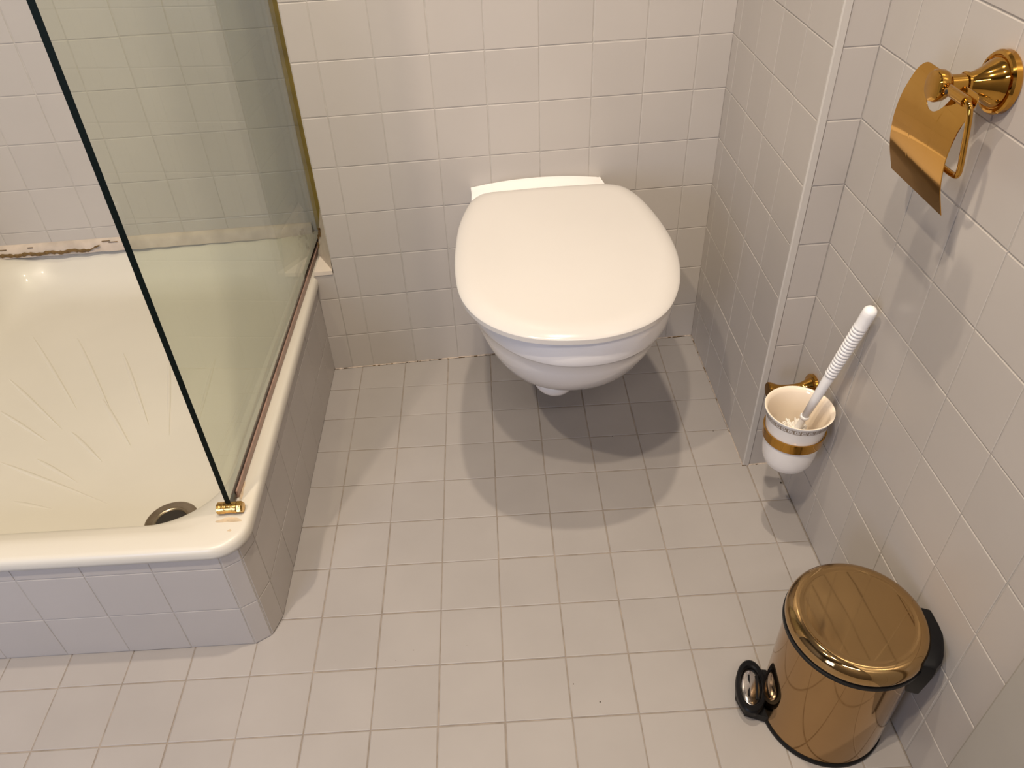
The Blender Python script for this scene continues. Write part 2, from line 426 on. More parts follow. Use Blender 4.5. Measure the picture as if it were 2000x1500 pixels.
# partition left of the shower
wsl = slab('wall_shower_left', (-0.775, -0.66, 0), (-0.72, 0.30, 0), (1, -0.05, 0), 0.2, CEIL, 0.1)
O = Vector((-0.775, -0.66, 0)); dv = (Vector((-0.72, 0.30, 0)) - O).normalized()
add_tiles(wsl, grid([0.1 * k for k in range(0, 9)], [0.252] + ROWS[3:]), O, dv, Z, Vector((dv.y, -dv.x, 0)), M['tile'], lambda p: False)
# rear wall with window opening
WX0, WX1, WZ0, WZ1 = -1.15, -0.45, 0.45, 1.45
bm = bmesh.new()
for x0, x1, z0, z1 in ((XLEFT - .1, WX0, 0, CEIL), (WX1, 1.1, 0, CEIL), (WX0, WX1, 0, WZ0), (WX0, WX1, WZ1, CEIL)):
    prism(bm, [(x0, YREAR), (x1, YREAR), (x1, YREAR - 0.12), (x0, YREAR - 0.12)], z0, z1)
wf = struct('wall_front', bm, M['bounce_cut'])
bm = bmesh.new()
for x0, x1, z0, z1 in ((WX0, WX0 + .05, WZ0, WZ1), (WX1 - .05, WX1, WZ0, WZ1), (WX0 + .05, WX1 - .05, WZ0, WZ0 + .05), (WX0 + .05, WX1 - .05, WZ1 - .05, WZ1)):
    prism(bm, [(x0, YREAR - 0.02), (x1, YREAR - 0.02), (x1, YREAR - 0.07), (x0, YREAR - 0.07)], z0, z1)
win = struct('window_1', bm, M['frame'])
bm = bmesh.new(); prism(bm, [(WX0 + .05, YREAR - 0.043), (WX1 - .05, YREAR - 0.043), (WX1 - .05, YREAR - 0.047), (WX0 + .05, YREAR - 0.047)], WZ0 + .05, WZ1 - .05)
from_bm('pane', bm, M['pane'], win)

# ------------------------------------------------------------------ shower base with tiled curb
TO = Vector((0.012, 0, 0))
def T(u, v, z): p = TO + EX * u + EY * v; return Vector((p.x, p.y, z))
base = thing('shower_tray', 'cream enamel shower tray with worn rim on a low grey tiled curb', 'shower tray', T(-0.4, -0.3, 0))
bm = bmesh.new()
pl = [T(-0.79, -0.7225, 0), T(-0.036, -0.7225, 0), T(-0.0115, -0.7075, 0), T(0, -0.672, 0), T(0, 0.0, 0), T(-0.79, 0.05, 0)]
inn = [T(-0.79, -0.6925, 0), T(-0.050, -0.6925, 0), T(-0.036, -0.684, 0), T(-0.030, -0.665, 0), T(-0.030, 0.0, 0)]
for k in range(4):
    q = [pl[k], pl[k + 1], inn[k + 1], inn[k]]; prism(bm, [(p.x, p.y) for p in q], 0.0005, 0.2262)
bmesh.ops.remove_doubles(bm, verts=bm.verts, dist=1e-5)
seen_f = {}
for f in list(bm.faces):
    key = tuple(sorted(v.index for v in f.verts)) if False else tuple(sorted((round(v.co.x, 5), round(v.co.y, 5), round(v.co.z, 5)) for v in f.verts))
    seen_f.setdefault(key, []).append(f)
bmesh.ops.delete(bm, geom=[f for l in seen_f.values() if len(l) > 1 for f in l], context='FACES_ONLY')
curb = part('tiled_curb', bm, M['grout'], base)
def facet(P, Q, us, vs, near=True):
    P = Vector(P); Q = Vector(Q); dd = (Q - P).normalized(); nn = Vector((dd.y, -dd.x, 0))
    O = P - Vector(base.location)
    c = grid(us, vs)
    add_tiles(curb, c, O, dd, Z, nn, M['tile'], (lambda p: near))
LR = [0.001, 0.0985, 0.1985, 0.2262]
L = 0.79 - 0.036
usf = [L - 0.1 * k - (0.003 if k else 0) for k in range(0, 5)][::-1]
facet(pl[0], pl[1], usf, LR)
facet(pl[0], pl[1], [usf[0] - 0.3, usf[0] - 0.2, usf[0] - 0.1, usf[0]], LR, near=False)
facet(pl[1], pl[2], [0, (pl[2] - pl[1]).length], LR)
facet(pl[2], pl[3], [0, (pl[3] - pl[2]).length], LR)
facet(pl[3], pl[4], [0.1 * k for k in range(7)] + [0.672], LR)

def rrect(u0, u1, v0, v1, r, z, rb=None):
    """rounded rectangle ring (front right corner radius r), 4 corners x 12 + straight runs"""
    pts = []; n = 12
    cs = [(u1 - r, v0 + r, -90), (u1 - r, v1 - r, 0), (u0 + r, v1 - r, 90), (u0 + r, v0 + r, 180)]
    for k, (cu, cv, a0) in enumerate(cs):
        for i in range(n + 1):
            a = math.radians(a0 + 90 * i / n); pts.append((cu + r * math.cos(a), cv + r * math.sin(a)))
        nx = cs[(k + 1) % 4]; a = math.radians(nx[2]); e = (nx[0] + r * math.cos(a), nx[1] + r * math.sin(a)); s = pts[-1]
        for i in range(1, 10): pts.append((s[0] + (e[0] - s[0]) * i / 10, s[1] + (e[1] - s[1]) * i / 10))
    return [T(p[0], p[1], z) for p in pts]
vb = 0.222
prof = [  # (u0,u1,v0,v1,r,z)
    (-0.775, -0.01, -0.715, vb, 0.040, 0.2270), (-0.778, 0.003, -0.7265, vb, 0.050, 0.2270), (-0.779, 0.0062, -0.7300, vb, 0.053, 0.2290),
    (-0.780, 0.0070, -0.7308, vb, 0.054, 0.2340), (-0.780, 0.0066, -0.7304, vb, 0.054, 0.2410), (-0.779, 0.0048, -0.7285, vb, 0.052, 0.2465),
    (-0.778, 0.0015, -0.7255, vb, 0.050, 0.2492), (-0.776, -0.0030, -0.7205, vb, 0.048, 0.2500), (-0.770, -0.0200, -0.700, vb - .012, 0.060, 0.2500),
    (-0.765, -0.0270, -0.689, vb - .018, 0.070, 0.2490), (-0.762, -0.0290, -0.6865, vb - .020, 0.075, 0.2478), (-0.755, -0.036, -0.677, vb - .028, 0.090, 0.2455),
    (-0.747, -0.043, -0.668, vb - .036, 0.105, 0.2400), (-0.740, -0.050, -0.660, vb - .044, 0.115, 0.2300), (-0.730, -0.058, -0.652, vb - .056, 0.120, 0.2100),
    (-0.718, -0.066, -0.642, vb - .074, 0.120, 0.1850), (-0.700, -0.078, -0.630, vb - .096, 0.115, 0.1680), (-0.675, -0.095, -0.612, vb - .125, 0.105, 0.1610),
    (-0.640, -0.120, -0.590, vb - .160, 0.090, 0.1590), (-0.500, -0.200, -0.500, vb - .300, 0.040, 0.1585), (-0.40, -0.30, -0.35, -0.20, 0.02, 0.1582)]
bm = bmesh.new(); loft(bm, [rrect(*p) for p in prof], cap1=True)
tray = part('tray_basin', bm, M['enamel'], base, smooth=True)
# anti-slip ribs fanning out from the drain
def floorpt(px, py, z):
    dr = Vector(((px - 1000) / 1524.0, -(py - 750) / 1524.0, -1)); dw = cam.matrix_world.to_3x3() @ dr
    t = (z - cam.location.z) / dw.z if False else (z - 1.1253) / dw.z
    return Vector((0.3015, -1.4801, 1.1253)) + dw * t
ribs = [((0, 803), (93, 863)), ((0, 903), (213, 985)), ((72, 897), (152, 943)), ((17, 740), (120, 838)), ((139, 844), (200, 903)),
        ((27, 980), (104, 995)), ((62, 655), (150, 800)), ((150, 660), (215, 800)), ((200, 780), (256, 873)), ((240, 690), (290, 830)), ((330, 700), (330, 850)), ((420, 700), (380, 850)), ((500, 720), (420, 900))]
bm = bmesh.new()
for a, b in ribs:
    A = floorpt(*a, 0.1590); B = floorpt(*b, 0.1590); dd = (B - A); ln = dd.length; dd.normalize(); sd = Vector((-dd.y, dd.x, 0)); n = 14; rg = []
    for i in range(n + 1):
        t = i / n; wv = 0.0045 * math.sin(math.pi * min(1, max(0.02, t))) ** 0.5 * (1.3 - 0.8 * t) + 0.0002; hh = 0.0010 * math.sin(math.pi * t) ** 0.5 + 0.0001
        c = A + dd * (ln * t); rg.append([c - sd * wv - Z * 0.0012, c - sd * wv * 0.5 + Z * hh * 0.85, c + Z * hh, c + sd * wv * 0.5 + Z * hh * 0.85, c + sd * wv - Z * 0.0012])
    loft(bm, rg, closed=False)
o = part('anti_slip_rib', bm, M['enamel'], base, smooth=True); o['kind'] = 'stuff'
# drain
dc = Vector((-0.188, -0.580, 0.1590))
bm = bmesh.new(); lathe(bm, dc - Z * 0.002, (0, 0, 1), [(0, 0.0425), (0.0055, 0.0425), (0.0070, 0.0400), (0.0062, 0.0330), (0.0075, 0.0290), (0.0065, 0.0255), (0.002, 0.0240), (-0.0005, 0.023)], 48, cap0=False, cap1=False)
drain = part('drain_ring', bm, M['drain_metal'], base, smooth=True, label='dull metal drain ring')
bm = bmesh.new(); lathe(bm, dc - Z * 0.001, (0, 0, 1), [(0, 0.0245), (0.0036, 0.0245)], 32); part('drain_hole_shade', bm, M['hole'], drain)  # dark disc painted in for the shade inside the drain
# old silicone along the shower wall, with mould
bm = bmesh.new(); rg = []
random.seed(3)
for i in range(60):
    t = i / 59; P = SB + SU * (0.062 + 0.77 * t)
    k = 0.012 + 0.0012 * math.sin(i * 1.3) + random.uniform(-.0006, .0006)
    rg.append([P + SN * 0.0 + Z * 0.2745, P + SN * 0.004 + Z * 0.273, P + SN * (0.008) + Z * 0.262, P + SN * k + Z * 0.2515, P + SN * (k + 0.001) + Z * 0.246])
loft(bm, rg, closed=False)
sil = part('silicone_bead', bm, M['silicone'], base, smooth=True, label='pinkish aged silicone along the wall')
bm = bmesh.new(); rg = []
for i in range(70):
    t = i / 69; P = SB + SU * (0.545 + 0.25 * t)
    wd = (0.0012 + 0.0022 * abs(math.sin(i * 0.7)) + random.uniform(0, .0014)) * (0.35 if i < 8 else 1)
    oz = 0.2535 + 0.0015 * math.sin(i * 0.45) + (0.009 * (1 - i / 6.0) if i < 6 else 0) + random.uniform(-.0006, .0006)
    k = 0.0140
    rg.append([P + SN * (k - .002) + Z * (oz + wd), P + SN * (k + 0.0006) + Z * oz, P + SN * (k + .001) + Z * (oz - wd)])
loft(bm, rg, closed=False)
for (a, b, c) in ((0.515, 0.2665, 0.010), (0.530, 0.2700, 0.009), (0.765, 0.266, 0.012), (0.70, 0.2675, 0.006)):
    P = SB + SU * a; obox(bm, P + SN * 0.0085 + Z * b, SU, Z, SN, c, 0.0007, 0.0006)
part('mould_streak', bm, M['mould'], sil)

# sill beside the tray and its filler at the wall end
sill = thing('corner_sill', 'small pale stone sill filling the gap between the tray rim and the toilet wall', 'sill', (0.034, 0.06, 0.2555))
bm = bmesh.new(); prism(bm, [(0.0150, -0.0035), (0.0535, -0.0035), (0.0535, 0.165), (0.0325, 0.165)], 0.2556, 0.2645)
part('sill_slab', bm, mat('pale_stone_sill', (0.66, 0.58, 0.50), 0.35, noise=0.08, nscale=30), sill)
bm = bmesh.new()
vs = [bm.verts.new(p) for p in ((0.0535, -0.001, 0.2646), (0.0180, 0.075, 0.2646), (0.0330, 0.165, 0.2646), (0.0535, 0.165, 0.2646), (0.0535, 0.025, 0.345), (0.0320, 0.13, 0.345), (0.0535, 0.165, 0.345))]
for f in ((0, 1, 2, 3), (0, 4, 1), (1, 4, 5), (1, 5, 2), (2, 5, 6, 3), (4, 6, 5), (0, 3, 6, 4)): bm.faces.new([vs[i] for i in f])
fil = part('corner_filler', bm, M['silicone'], sill)
bm = bmesh.new()
random.seed(5)
for k in range(16):
    t = random.random(); c = Vector((0.0195 + 0.010 * t, 0.074 + 0.05 * t * random.random(), 0.267 + 0.06 * t))
    obox(bm, c + Vector((random.uniform(-.001, .004), random.uniform(-.004, .002), 0)), EX, EY, Z, random.uniform(.0008, .0024), random.uniform(.0008, .0024), random.uniform(.001, .006))
o = part('mould_spots', bm, M['mould'], fil); o['kind'] = 'stuff'

# ------------------------------------------------------------------ glass screen
GA = Vector((-0.0575, -0.654, 0)); GB = Vector((0.0160, 0.197, 0)); GD = (GB - GA).normalized(); GN = Vector((GD.y, -GD.x, 0)); GL = (GB - GA).length
scr = thing('glass_shower_screen', 'greenish fixed glass shower screen with a dark front edge on the tray rim', 'shower screen', (GA.x, GA.y, 0.2505))
th = 0.004
bm = bmesh.new()
def gv(s, n, z): p = GA + GD * s + GN * n; return bm.verts.new((p.x, p.y, z))
zb, zt = 0.2575, 2.0
v = [gv(0, -th, zb), gv(GL, -th, zb), gv(GL, th, zb), gv(0, th, zb), gv(0, -th, zt), gv(GL, -th, zt), gv(GL, th, zt), gv(0, th, zt)]
fs = [((0, 1, 5, 4), 0), ((2, 3, 7, 6), 0), ((3, 0, 4, 7), 1), ((1, 2, 6, 5), 1), ((0, 3, 2, 1), 1), ((4, 5, 6, 7), 1)]
for f, mi in fs:
    F = bm.faces.new([v[i] for i in f]); F.material_index = mi
part('glass_pane', bm, [M['glass'], M['glass_edge']], scr)
bm = bmesh.new(); c = GA + GD * (GL / 2 + 0.012)
obox(bm, Vector((c.x, c.y, 0.2538)) , GD, GN, Z, GL / 2 - 0.014, 0.0055, 0.0037, bev=0.001)
obox(bm, Vector((c.x, c.y, 0.2580)) + GN * 0.0052, GD, GN, Z, GL / 2 - 0.014, 0.0012, 0.006)
part('bottom_seal', bm, M['seal'], scr, label='brown stained seal strip')
bm = bmesh.new(); c = GA + GD * (GL + 0.003)
obox(bm, Vector((c.x, c.y, 1.13)), GD, GN, Z, 0.005, 0.011, 0.87, bev=0.002)
part('edge_sealant', bm, M['silicone_yellow'], scr, label='yellowed sealant bead up the rear edge')
# gold foot clamp
cl = Vector((-0.0575, -0.6555, 0.2510)); bm = bmesh.new()
n = 16; rg = []
for s, k in ((-0.0175, 0.86), (-0.0165, 1.0), (-0.006, 1.0), (-0.0055, 0.93), (0.0055, 0.93), (0.006, 1.0), (0.0115, 1.0), (0.012, 0.9)):
    rg.append([cl + EX * s + EY * (0.0095 * k * math.cos(a)) + Z * (0.0080 + 0.0088 * k * math.sin(a)) for a in [2 * math.pi * i / n for i in range(n)]])
loft(bm, rg, True, True)
clamp = part('glass_clamp', bm, M['gold_old'], scr, angle=35, label='worn gold clamp')
bm = bmesh.new(); lathe(bm, cl + EX * 0.0125 + Z * 0.0080, EX, [(0, 0.0096), (0.006, 0.0096), (0.0085, 0.0078)], 6); part('clamp_screw', bm, M['gold_old'], clamp)

# ------------------------------------------------------------------ toilet
toi = thing('wall_hung_toilet', 'white wall-hung toilet with closed cream lid, above its shadows on the floor', 'toilet', (0.494, -0.0015, 0.20))
TCX = 0.494
def bowl_ring(z, yf, hw, bhw, yw=-0.30, yb=-0.0016, e=2.15, n=36):
    pts = []
    # left back -> widest -> front -> right
    L = []
    for i in range(10):
        t = i / 10; s = 0.5 - 0.5 * math.cos(math.pi * t); y = yb + (yw - yb) * t; L.append((bhw + (hw - bhw) * (0.35 * t + 0.65 * s), y))
    for i in range(n + 1):
        a = math.pi / 2 * i / n; cx = math.cos(a) ** (2 / e); sy = math.sin(a) ** (2 / e); L.append((hw * cx, yw + (yf - yw) * sy))
    C = lambda y: 0.495 + 0.0095 * min(1, max(0, -y / 0.3))
    left = [Vector((C(y) - x, y, z)) for x, y in L]; right = [Vector((C(y) + x, y, z)) for x, y in L[:-1]][::-1]
    return left + right
rings = [bowl_ring(0.4200, -0.535, 0.150, 0.110), bowl_ring(0.4285, -0.545, 0.166, 0.128), bowl_ring(0.4290, -0.552, 0.173, 0.132), bowl_ring(0.4265, -0.5575, 0.1780, 0.1335),
         bowl_ring(0.420, -0.5600, 0.1805, 0.134), bowl_ring(0.408, -0.5610, 0.182, 0.134), bowl_ring(0.392, -0.5590, 0.1815, 0.1335), bowl_ring(0.383, -0.5565, 0.1800, 0.132),
         bowl_ring(0.3785, -0.5540, 0.1785, 0.131), bowl_ring(0.3755, -0.5470, 0.1745, 0.128), bowl_ring(0.3725, -0.5435, 0.1725, 0.1265), bowl_ring(0.345, -0.532, 0.167, 0.122), bowl_ring(0.325, -0.5215, 0.161, 0.117), bowl_ring(0.305, -0.508, 0.154, 0.110),
         bowl_ring(0.285, -0.492, 0.1455, 0.103), bowl_ring(0.265, -0.473, 0.135, 0.095), bowl_ring(0.250, -0.455, 0.124, 0.087), bowl_ring(0.235, -0.433, 0.111, 0.078), bowl_ring(0.223, -0.408, 0.095, 0.068), bowl_ring(0.213, -0.378, 0.075, 0.056), bowl_ring(0.207, -0.345, 0.050, 0.045)]
bm = bmesh.new(); loft(bm, rings, True, True)
# raised crown of the ledge at the wall
rg = []
for i in range(25):
    t = -1 + 2 * i / 24; x = 0.495 + 0.1335 * t; h = 0.4290 + 0.011 * (1 - t * t) ; f = 0.002
    rg.append([Vector((x, -0.0016, 0.415)), Vector((x, -0.0016, h - f)), Vector((x, -0.004, h)), Vector((x, -0.022, h - 0.001)), Vector((x, -0.052, 0.4305)), Vector((x, -0.085, 0.4270)), Vector((x, -0.085, 0.415))])
loft(bm, rg, True, True)
part('bowl', bm, M['porcelain'], toi, angle=40)
bm = bmesh.new(); rg = []
for a_ in (4, 16, 30, 45, 60, 75, 90):
    r = 0.043 * math.sin(math.radians(a_)); y = -0.401 + 0.043 * (1 - math.cos(math.radians(a_)))
    rg.append([Vector((0.479 + r * math.cos(a), y, 0.2130 + r * math.sin(a))) for a in [2 * math.pi * i / 28 for i in range(28)]])
rg.append([Vector((0.488 + 0.045 * math.cos(a), -0.004, 0.230 + 0.045 * math.sin(a))) for a in [2 * math.pi * i / 28 for i in range(28)]])
loft(bm, rg, True, True); part('trap_outlet', bm, M['porcelain'], toi, smooth=True)
lid_pts = [(.395, -.0705), (.376, -.077), (.360, -.096), (.348, -.122), (.327, -.198), (.315, -.289), (.311, -.357), (.3145, -.428), (.333, -.485), (.3646, -.5275), (.407, -.557), (.458, -.572), (.518, -.5745),
           (.5757, -.5585), (.623, -.525), (.656, -.473), (.678, -.411), (.6905, -.337), (.6905, -.253), (.681, -.169), (.668, -.118), (.651, -.088), (.622, -.074)]
lc = Vector((0.503, -0.33, 0))
crv = bez([(x, y, 0) for x, y in lid_pts], 5)
back = [crv[-1].lerp(crv[0], k / 8) + Vector((0, 0.004 * math.sin(math.pi * k / 8), 0)) for k in range(1, 8)]
LO = crv + back
def lring(ins, z):
    kx = 1 - ins / 0.19; ky = 1 - ins / 0.245
    return [Vector((lc.x + (p.x - lc.x) * kx, lc.y + (p.y - lc.y) * ky, z)) for p in LO]
def lscale(k, z): return [Vector((lc.x + (p.x - lc.x) * k, lc.y + (p.y - lc.y) * k, z)) for p in LO]
bm = bmesh.new()
rgs = [lring(0.012, 0.4390), lring(0.003, 0.4374), lring(0.0008, 0.4376), lring(0.0, 0.4384), lring(0.0, 0.4462), lring(0.0006, 0.4472), lring(0.0035, 0.4494), lring(0.009, 0.4522), lring(0.016, 0.4545), lring(0.025, 0.4560), lring(0.034, 0.4562)]
base_r = lring(0.034, 0)
for k, z in ((0.85, 0.4564), (0.6, 0.4572), (0.3, 0.4577), (0.06, 0.4578)):
    rgs.append([Vector((lc.x + (p.x - lc.x) * k, lc.y + (p.y - lc.y) * k, z)) for p in base_r])
loft(bm, rgs, True, True); part('lid', bm, M['seat'], toi, angle=28)
bm = bmesh.new(); loft(bm, [lring(0.026, 0.4300), lring(0.022, 0.4310), lring(0.022, 0.4370), lring(0.025, 0.4378)], True, True)
part('seat', bm, M['seat'], toi, angle=40)
for sx in (0.435, 0.590):
    bm = bmesh.new(); lathe(bm, (sx - 0.017, -0.078, 0.4405), (1, 0, 0), [(0, 0.006), (0.001, 0.0075), (0.033, 0.0075), (0.034, 0.006)], 20); part('hinge', bm, M['seat'], toi, angle=40)

# ------------------------------------------------------------------ pedal bin
BC = Vector((0.783, -0.9445, 0)); BR = 0.0845
bn = thing('pedal_bin', 'bronze mirror-finish pedal bin with black pedal standing against the right wall', 'bin', (BC.x, BC.y, 0.0005))
bm = bmesh.new(); lathe(bm, BC, Z, [(0.009, BR - 0.001), (0.010, BR), (0.214, BR), (0.2150, BR - 0.001)], 96); part('bin_body', bm, M['bin_metal'], bn, angle=30)
bm = bmesh.new(); lathe(bm, BC, Z, [(0.0006, BR - 0.003), (0.001, BR + 0.0012), (0.0085, BR + 0.0018), (0.0100, BR + 0.0008), (0.0102, BR - 0.004)], 96); part('base_ring', bm, M['black'], bn, angle=40)
bm = bmesh.new(); lathe(bm, BC, Z, [(0.2125, BR - 0.004), (0.2128, BR + 0.0040), (0.2140, BR + 0.0056), (0.2190, BR + 0.0056), (0.2204, BR - 0.002)], 96); part('rim_gasket', bm, M['black'], bn, angle=40)
LP = [(0.2207, BR - 0.004), (0.2205, BR + 0.0036), (0.2222, BR + 0.0046), (0.2262, BR + 0.0046)]
for i in range(1, 13):
    a = math.pi / 2 * i / 12; LP.append((0.2262 + 0.0175 * math.sin(a), BR + 0.0046 - 0.0165 * (1 - math.cos(a))))
LP += [(0.2436, 0.0715), (0.2430, 0.069), (0.2432, 0.066), (0.2440, 0.045), (0.2446, 0.02), (0.2448, 0.002)]
bm = bmesh.new(); lathe(bm, BC, Z, LP, 96); part('bin_lid', bm, M['bin_lid'], bn, smooth=True)
# black hinge block at the wall side
HD = Vector((0.90, -0.43, 0)).normalized(); HS = Vector((-HD.y, HD.x, 0)) * -1; bm = bmesh.new(); HC = BC + HD * (BR - 0.004)
sec = []
for z, o0, o1, hw in ((0.158, 0.0, 0.0110, 0.034), (0.160, 0.0, 0.0155, 0.038), (0.166, 0.0, 0.0185, 0.041), (0.205, 0.0, 0.0225, 0.045), (0.225, 0.0, 0.0235, 0.045), (0.231, 0.0, 0.0222, 0.044), (0.2335, 0.0, 0.0185, 0.041)):
    r = [HC + HD * (o0 - 0.014) + HS * hw * -1 + Z * z]
    for i in range(0, 9):
        t = -1 + i / 4.0; r.append(HC + HD * (o1 * (1 - 0.35 * t ** 4) - 0.0035 * t * t) + HS * (hw * t) + Z * z)
    r.append(HC + HD * (o0 - 0.014) + HS * hw + Z * z); sec.append(r)
loft(bm, sec, True, True); part('hinge_block', bm, M['black'], bn, angle=40)
# pedal
PDir = (Vector((0.668, -0.905, 0)) - BC).normalized(); PS = Vector((-PDir.y, PDir.x, 0))
PC0 = BC + PDir * (BR - 0.0015)
def pel(k, lift, n=40):
    out = []
    for i in range(n):
        a = 2 * math.pi * i / n; x = 0.0185 + 0.0225 * k * math.cos(a); y = 0.043 * k * math.sin(a)
        out.append(PC0 + PDir * x + PS * y + Z * (0.026 + 0.30 * (0.0165 - x) * -0.4 + lift))
    return out
bm = bmesh.new(); loft(bm, [pel(0.70, -0.002), pel(0.72, 0.006), pel(0.77, 0.0078), pel(0.94, 0.0075), pel(1.0, 0.005), pel(1.0, -0.004), pel(0.9, -0.008)], cap1=True)
ped = part('pedal', bm, M['black'], bn, angle=40)
bm = bmesh.new(); loft(bm, [pel(0.74, 0.0015), pel(0.66, 0.0035), pel(0.4, 0.0052), pel(0.05, 0.0058)], cap0=True, cap1=True)
part('pedal_insert', bm, M['chrome'], ped, smooth=True, label='chrome insert')
bm = bmesh.new()
for dx in (0.010, 0.022): obox(bm, PC0 + PDir * dx + Z * 0.0310, PS, PDir, Z, 0.022 - dx * 0.2, 0.0014, 0.0012)
part('insert_groove', bm, M['black'], ped)
bm = bmesh.new()
q = [PC0 + PDir * -0.012 + PS * -0.040, PC0 + PDir * 0.028 + PS * -0.036, PC0 + PDir * 0.037 + PS * -0.014, PC0 + PDir * 0.038 + PS * 0.010, PC0 + PDir * 0.024 + PS * 0.034, PC0 + PDir * -0.012 + PS * 0.038]
prism(bm, [(p.x, p.y) for p in q], 0.004, 0.0180); part('pedal_lever', bm, M['black'], bn)

# ------------------------------------------------------------------ paper holder
def W(s, n, z): p = RC + RD * s + RN * n; return Vector((p.x, p.y, z))
PH = W(0.276, 0.0012, 0.835)
ph = thing('paper_holder', 'empty gold toilet paper holder with curved cover plate on the right wall', 'paper holder', PH)
bm = bmesh.new(); lathe(bm, PH, RN, [(0, 0.0305), (0.002, 0.0320), (0.008, 0.0320), (0.0105, 0.0302), (0.0110, 0.0275), (0.0095, 0.0262)], 64, cap0=True, cap1=True); part('wall_flange', bm, M['gold'], ph, angle=30)
bm = bmesh.new()
pr = [(0.0090, 0.0258), (0.012, 0.0248), (0.016, 0.0222), (0.022, 0.0180), (0.028, 0.0148), (0.034, 0.0124), (0.0395, 0.0108), (0.040, 0.0124), (0.0425, 0.0124), (0.043, 0.0104), (0.051, 0.0102), (0.059, 0.0104), (0.0595, 0.0114),
      (0.062, 0.0138), (0.066, 0.0158), (0.073, 0.0164), (0.0755, 0.0152), (0.0764, 0.011), (0.0766, 0.002)]
lathe(bm, PH, RN, pr, 48); part('post', bm, M['gold'], ph, angle=35)
# curved cover plate with a notch for the post
bm = bmesh.new()
pz = bez([(0.842, 0.0575, 0), (0.828, 0.0645, 0), (0.808, 0.0715, 0), (0.785, 0.0742, 0), (0.765, 0.0730, 0), (0.745, 0.0690, 0), (0.728, 0.0632, 0), (0.714, 0.0580, 0)], 4)
def pn(z):
    for a, b in zip(pz, pz[1:]):
        if a.x >= z >= b.x: return a.y + (b.y - a.y) * (a.x - z) / (a.x - b.x)
    return pz[0].y if z > pz[0].x else pz[-1].y
s0, s1, sc_, nr = 0.2135, 0.3345, 0.2755, 0.0200
def ztop(sv):
    e = min((sv - s0), (s1 - sv)); r = 0.012
    zt_ = 0.842 - (r - math.sqrt(max(0, r * r - (r - e) ** 2)) if e < r else 0)
    dx = abs(sv - sc_)
    if dx < nr: zt_ = min(zt_, 0.829 - math.sqrt(nr * nr - dx * dx))
    elif dx < nr + 0.003: zt_ = min(zt_, 0.829 + (dx - nr) * 4)
    return zt_
cols = sorted(set([s0 + (s1 - s0) * i / 40 for i in range(41)] + [sc_ + nr * math.sin(a * math.pi / 24) for a in range(-12, 13)] + [s0 + .001, s0 + .003, s1 - .001, s1 - .003]))
for side, off_ in ((0, 0.0), (1, -0.0012)): pass
grid_f, grid_b = [], []
for sv in cols:
    zt_ = ztop(sv); cf, cb = [], []
    for k in range(25):
        z = zt_ + (0.716 - zt_) * k / 24; n_ = pn(z)
        cf.append(bm.verts.new(W(sv, n_, z))); cb.append(bm.verts.new(W(sv, n_ - 0.0010, z)))
    grid_f.append(cf); grid_b.append(cb)
for i in range(len(cols) - 1):
    for k in range(24):
        bm.faces.new((grid_f[i][k], grid_f[i + 1][k], grid_f[i + 1][k + 1], grid_f[i][k + 1]))
        bm.faces.new((grid_b[i][k + 1], grid_b[i + 1][k + 1], grid_b[i + 1][k], grid_b[i][k]))
    bm.faces.new((grid_f[i][0], grid_b[i][0], grid_b[i + 1][0], grid_f[i + 1][0])); bm.faces.new((grid_f[i][24], grid_f[i + 1][24], grid_b[i + 1][24], grid_b[i][24]))
for i in (0, len(cols) - 1):
    for k in range(24): bm.faces.new((grid_f[i][k], grid_f[i][k + 1], grid_b[i][k + 1], grid_b[i][k]))
part('cover_plate', bm, M['gold'], ph, angle=40)
bm = bmesh.new(); tube(bm, [W(0.276, 0.0665, 0.8350), W(0.290, 0.0690, 0.8370), W(0.312, 0.0705, 0.8375), W(0.331, 0.0705, 0.8375)], [0.0054, 0.0054, 0.0054, 0.0054], 20)
arm = part('swivel_arm', bm, M['gold'], ph, angle=40)
bm = bmesh.new(); lathe(bm, W(0.3010, 0.0745, 0.8372), RN, [(0, 0.0022), (0.0012, 0.0022)], 14); part('pin_hole_shade', bm, M['hole'], arm)  # dark disc on the arm, in place of the pin hole's shade
bm = bmesh.new()
rp = bez([W(0.322, 0.0705, 0.8375), W(0.3345, 0.0705, 0.8372), W(0.3405, 0.0700, 0.8320), W(0.3425, 0.0680, 0.8180), W(0.3430, 0.0650, 0.7980), W(0.3430, 0.0612, 0.7740), W(0.3400, 0.0597, 0.7645), W(0.3320, 0.0590, 0.7615), W(0.310, 0.0590, 0.7605), W(0.240, 0.0590, 0.7600)], 6)
tube(bm, rp, 0.0031, 16); part('roll_rod', bm, M['gold'], ph, smooth=True)

# ------------------------------------------------------------------ toilet brush set
CZ = 0.29                                    # rim height
CC = W(0.1605, 0.0640, 0.0); CC.z = 0
hb = thing('brush_holder_bracket', 'gold ring bracket on the right wall gripping the white brush cup', 'bracket', W(0.072, 0.0012, 0.253))
BP = W(0.072, 0.0012, 0.253)
bm = bmesh.new(); lathe(bm, BP, RN, [(0, 0.0225), (0.002, 0.0240), (0.006, 0.0240), (0.0080, 0.0220), (0.0082, 0.0195)], 48); part('wall_flange', bm, M['gold'], hb, angle=30)
bm = bmesh.new(); lathe(bm, BP, RN, [(0.0078, 0.0185), (0.011, 0.0165), (0.016, 0.0130), (0.024, 0.0098), (0.034, 0.0082), (0.050, 0.0078), (0.058, 0.0082), (0.064, 0.0096), (0.070, 0.0120), (0.075, 0.0140), (0.079, 0.0144), (0.0805, 0.013), (0.081, 0.002)], 40)
part('post', bm, M['gold'], hb, angle=35)
RZ = 0.243
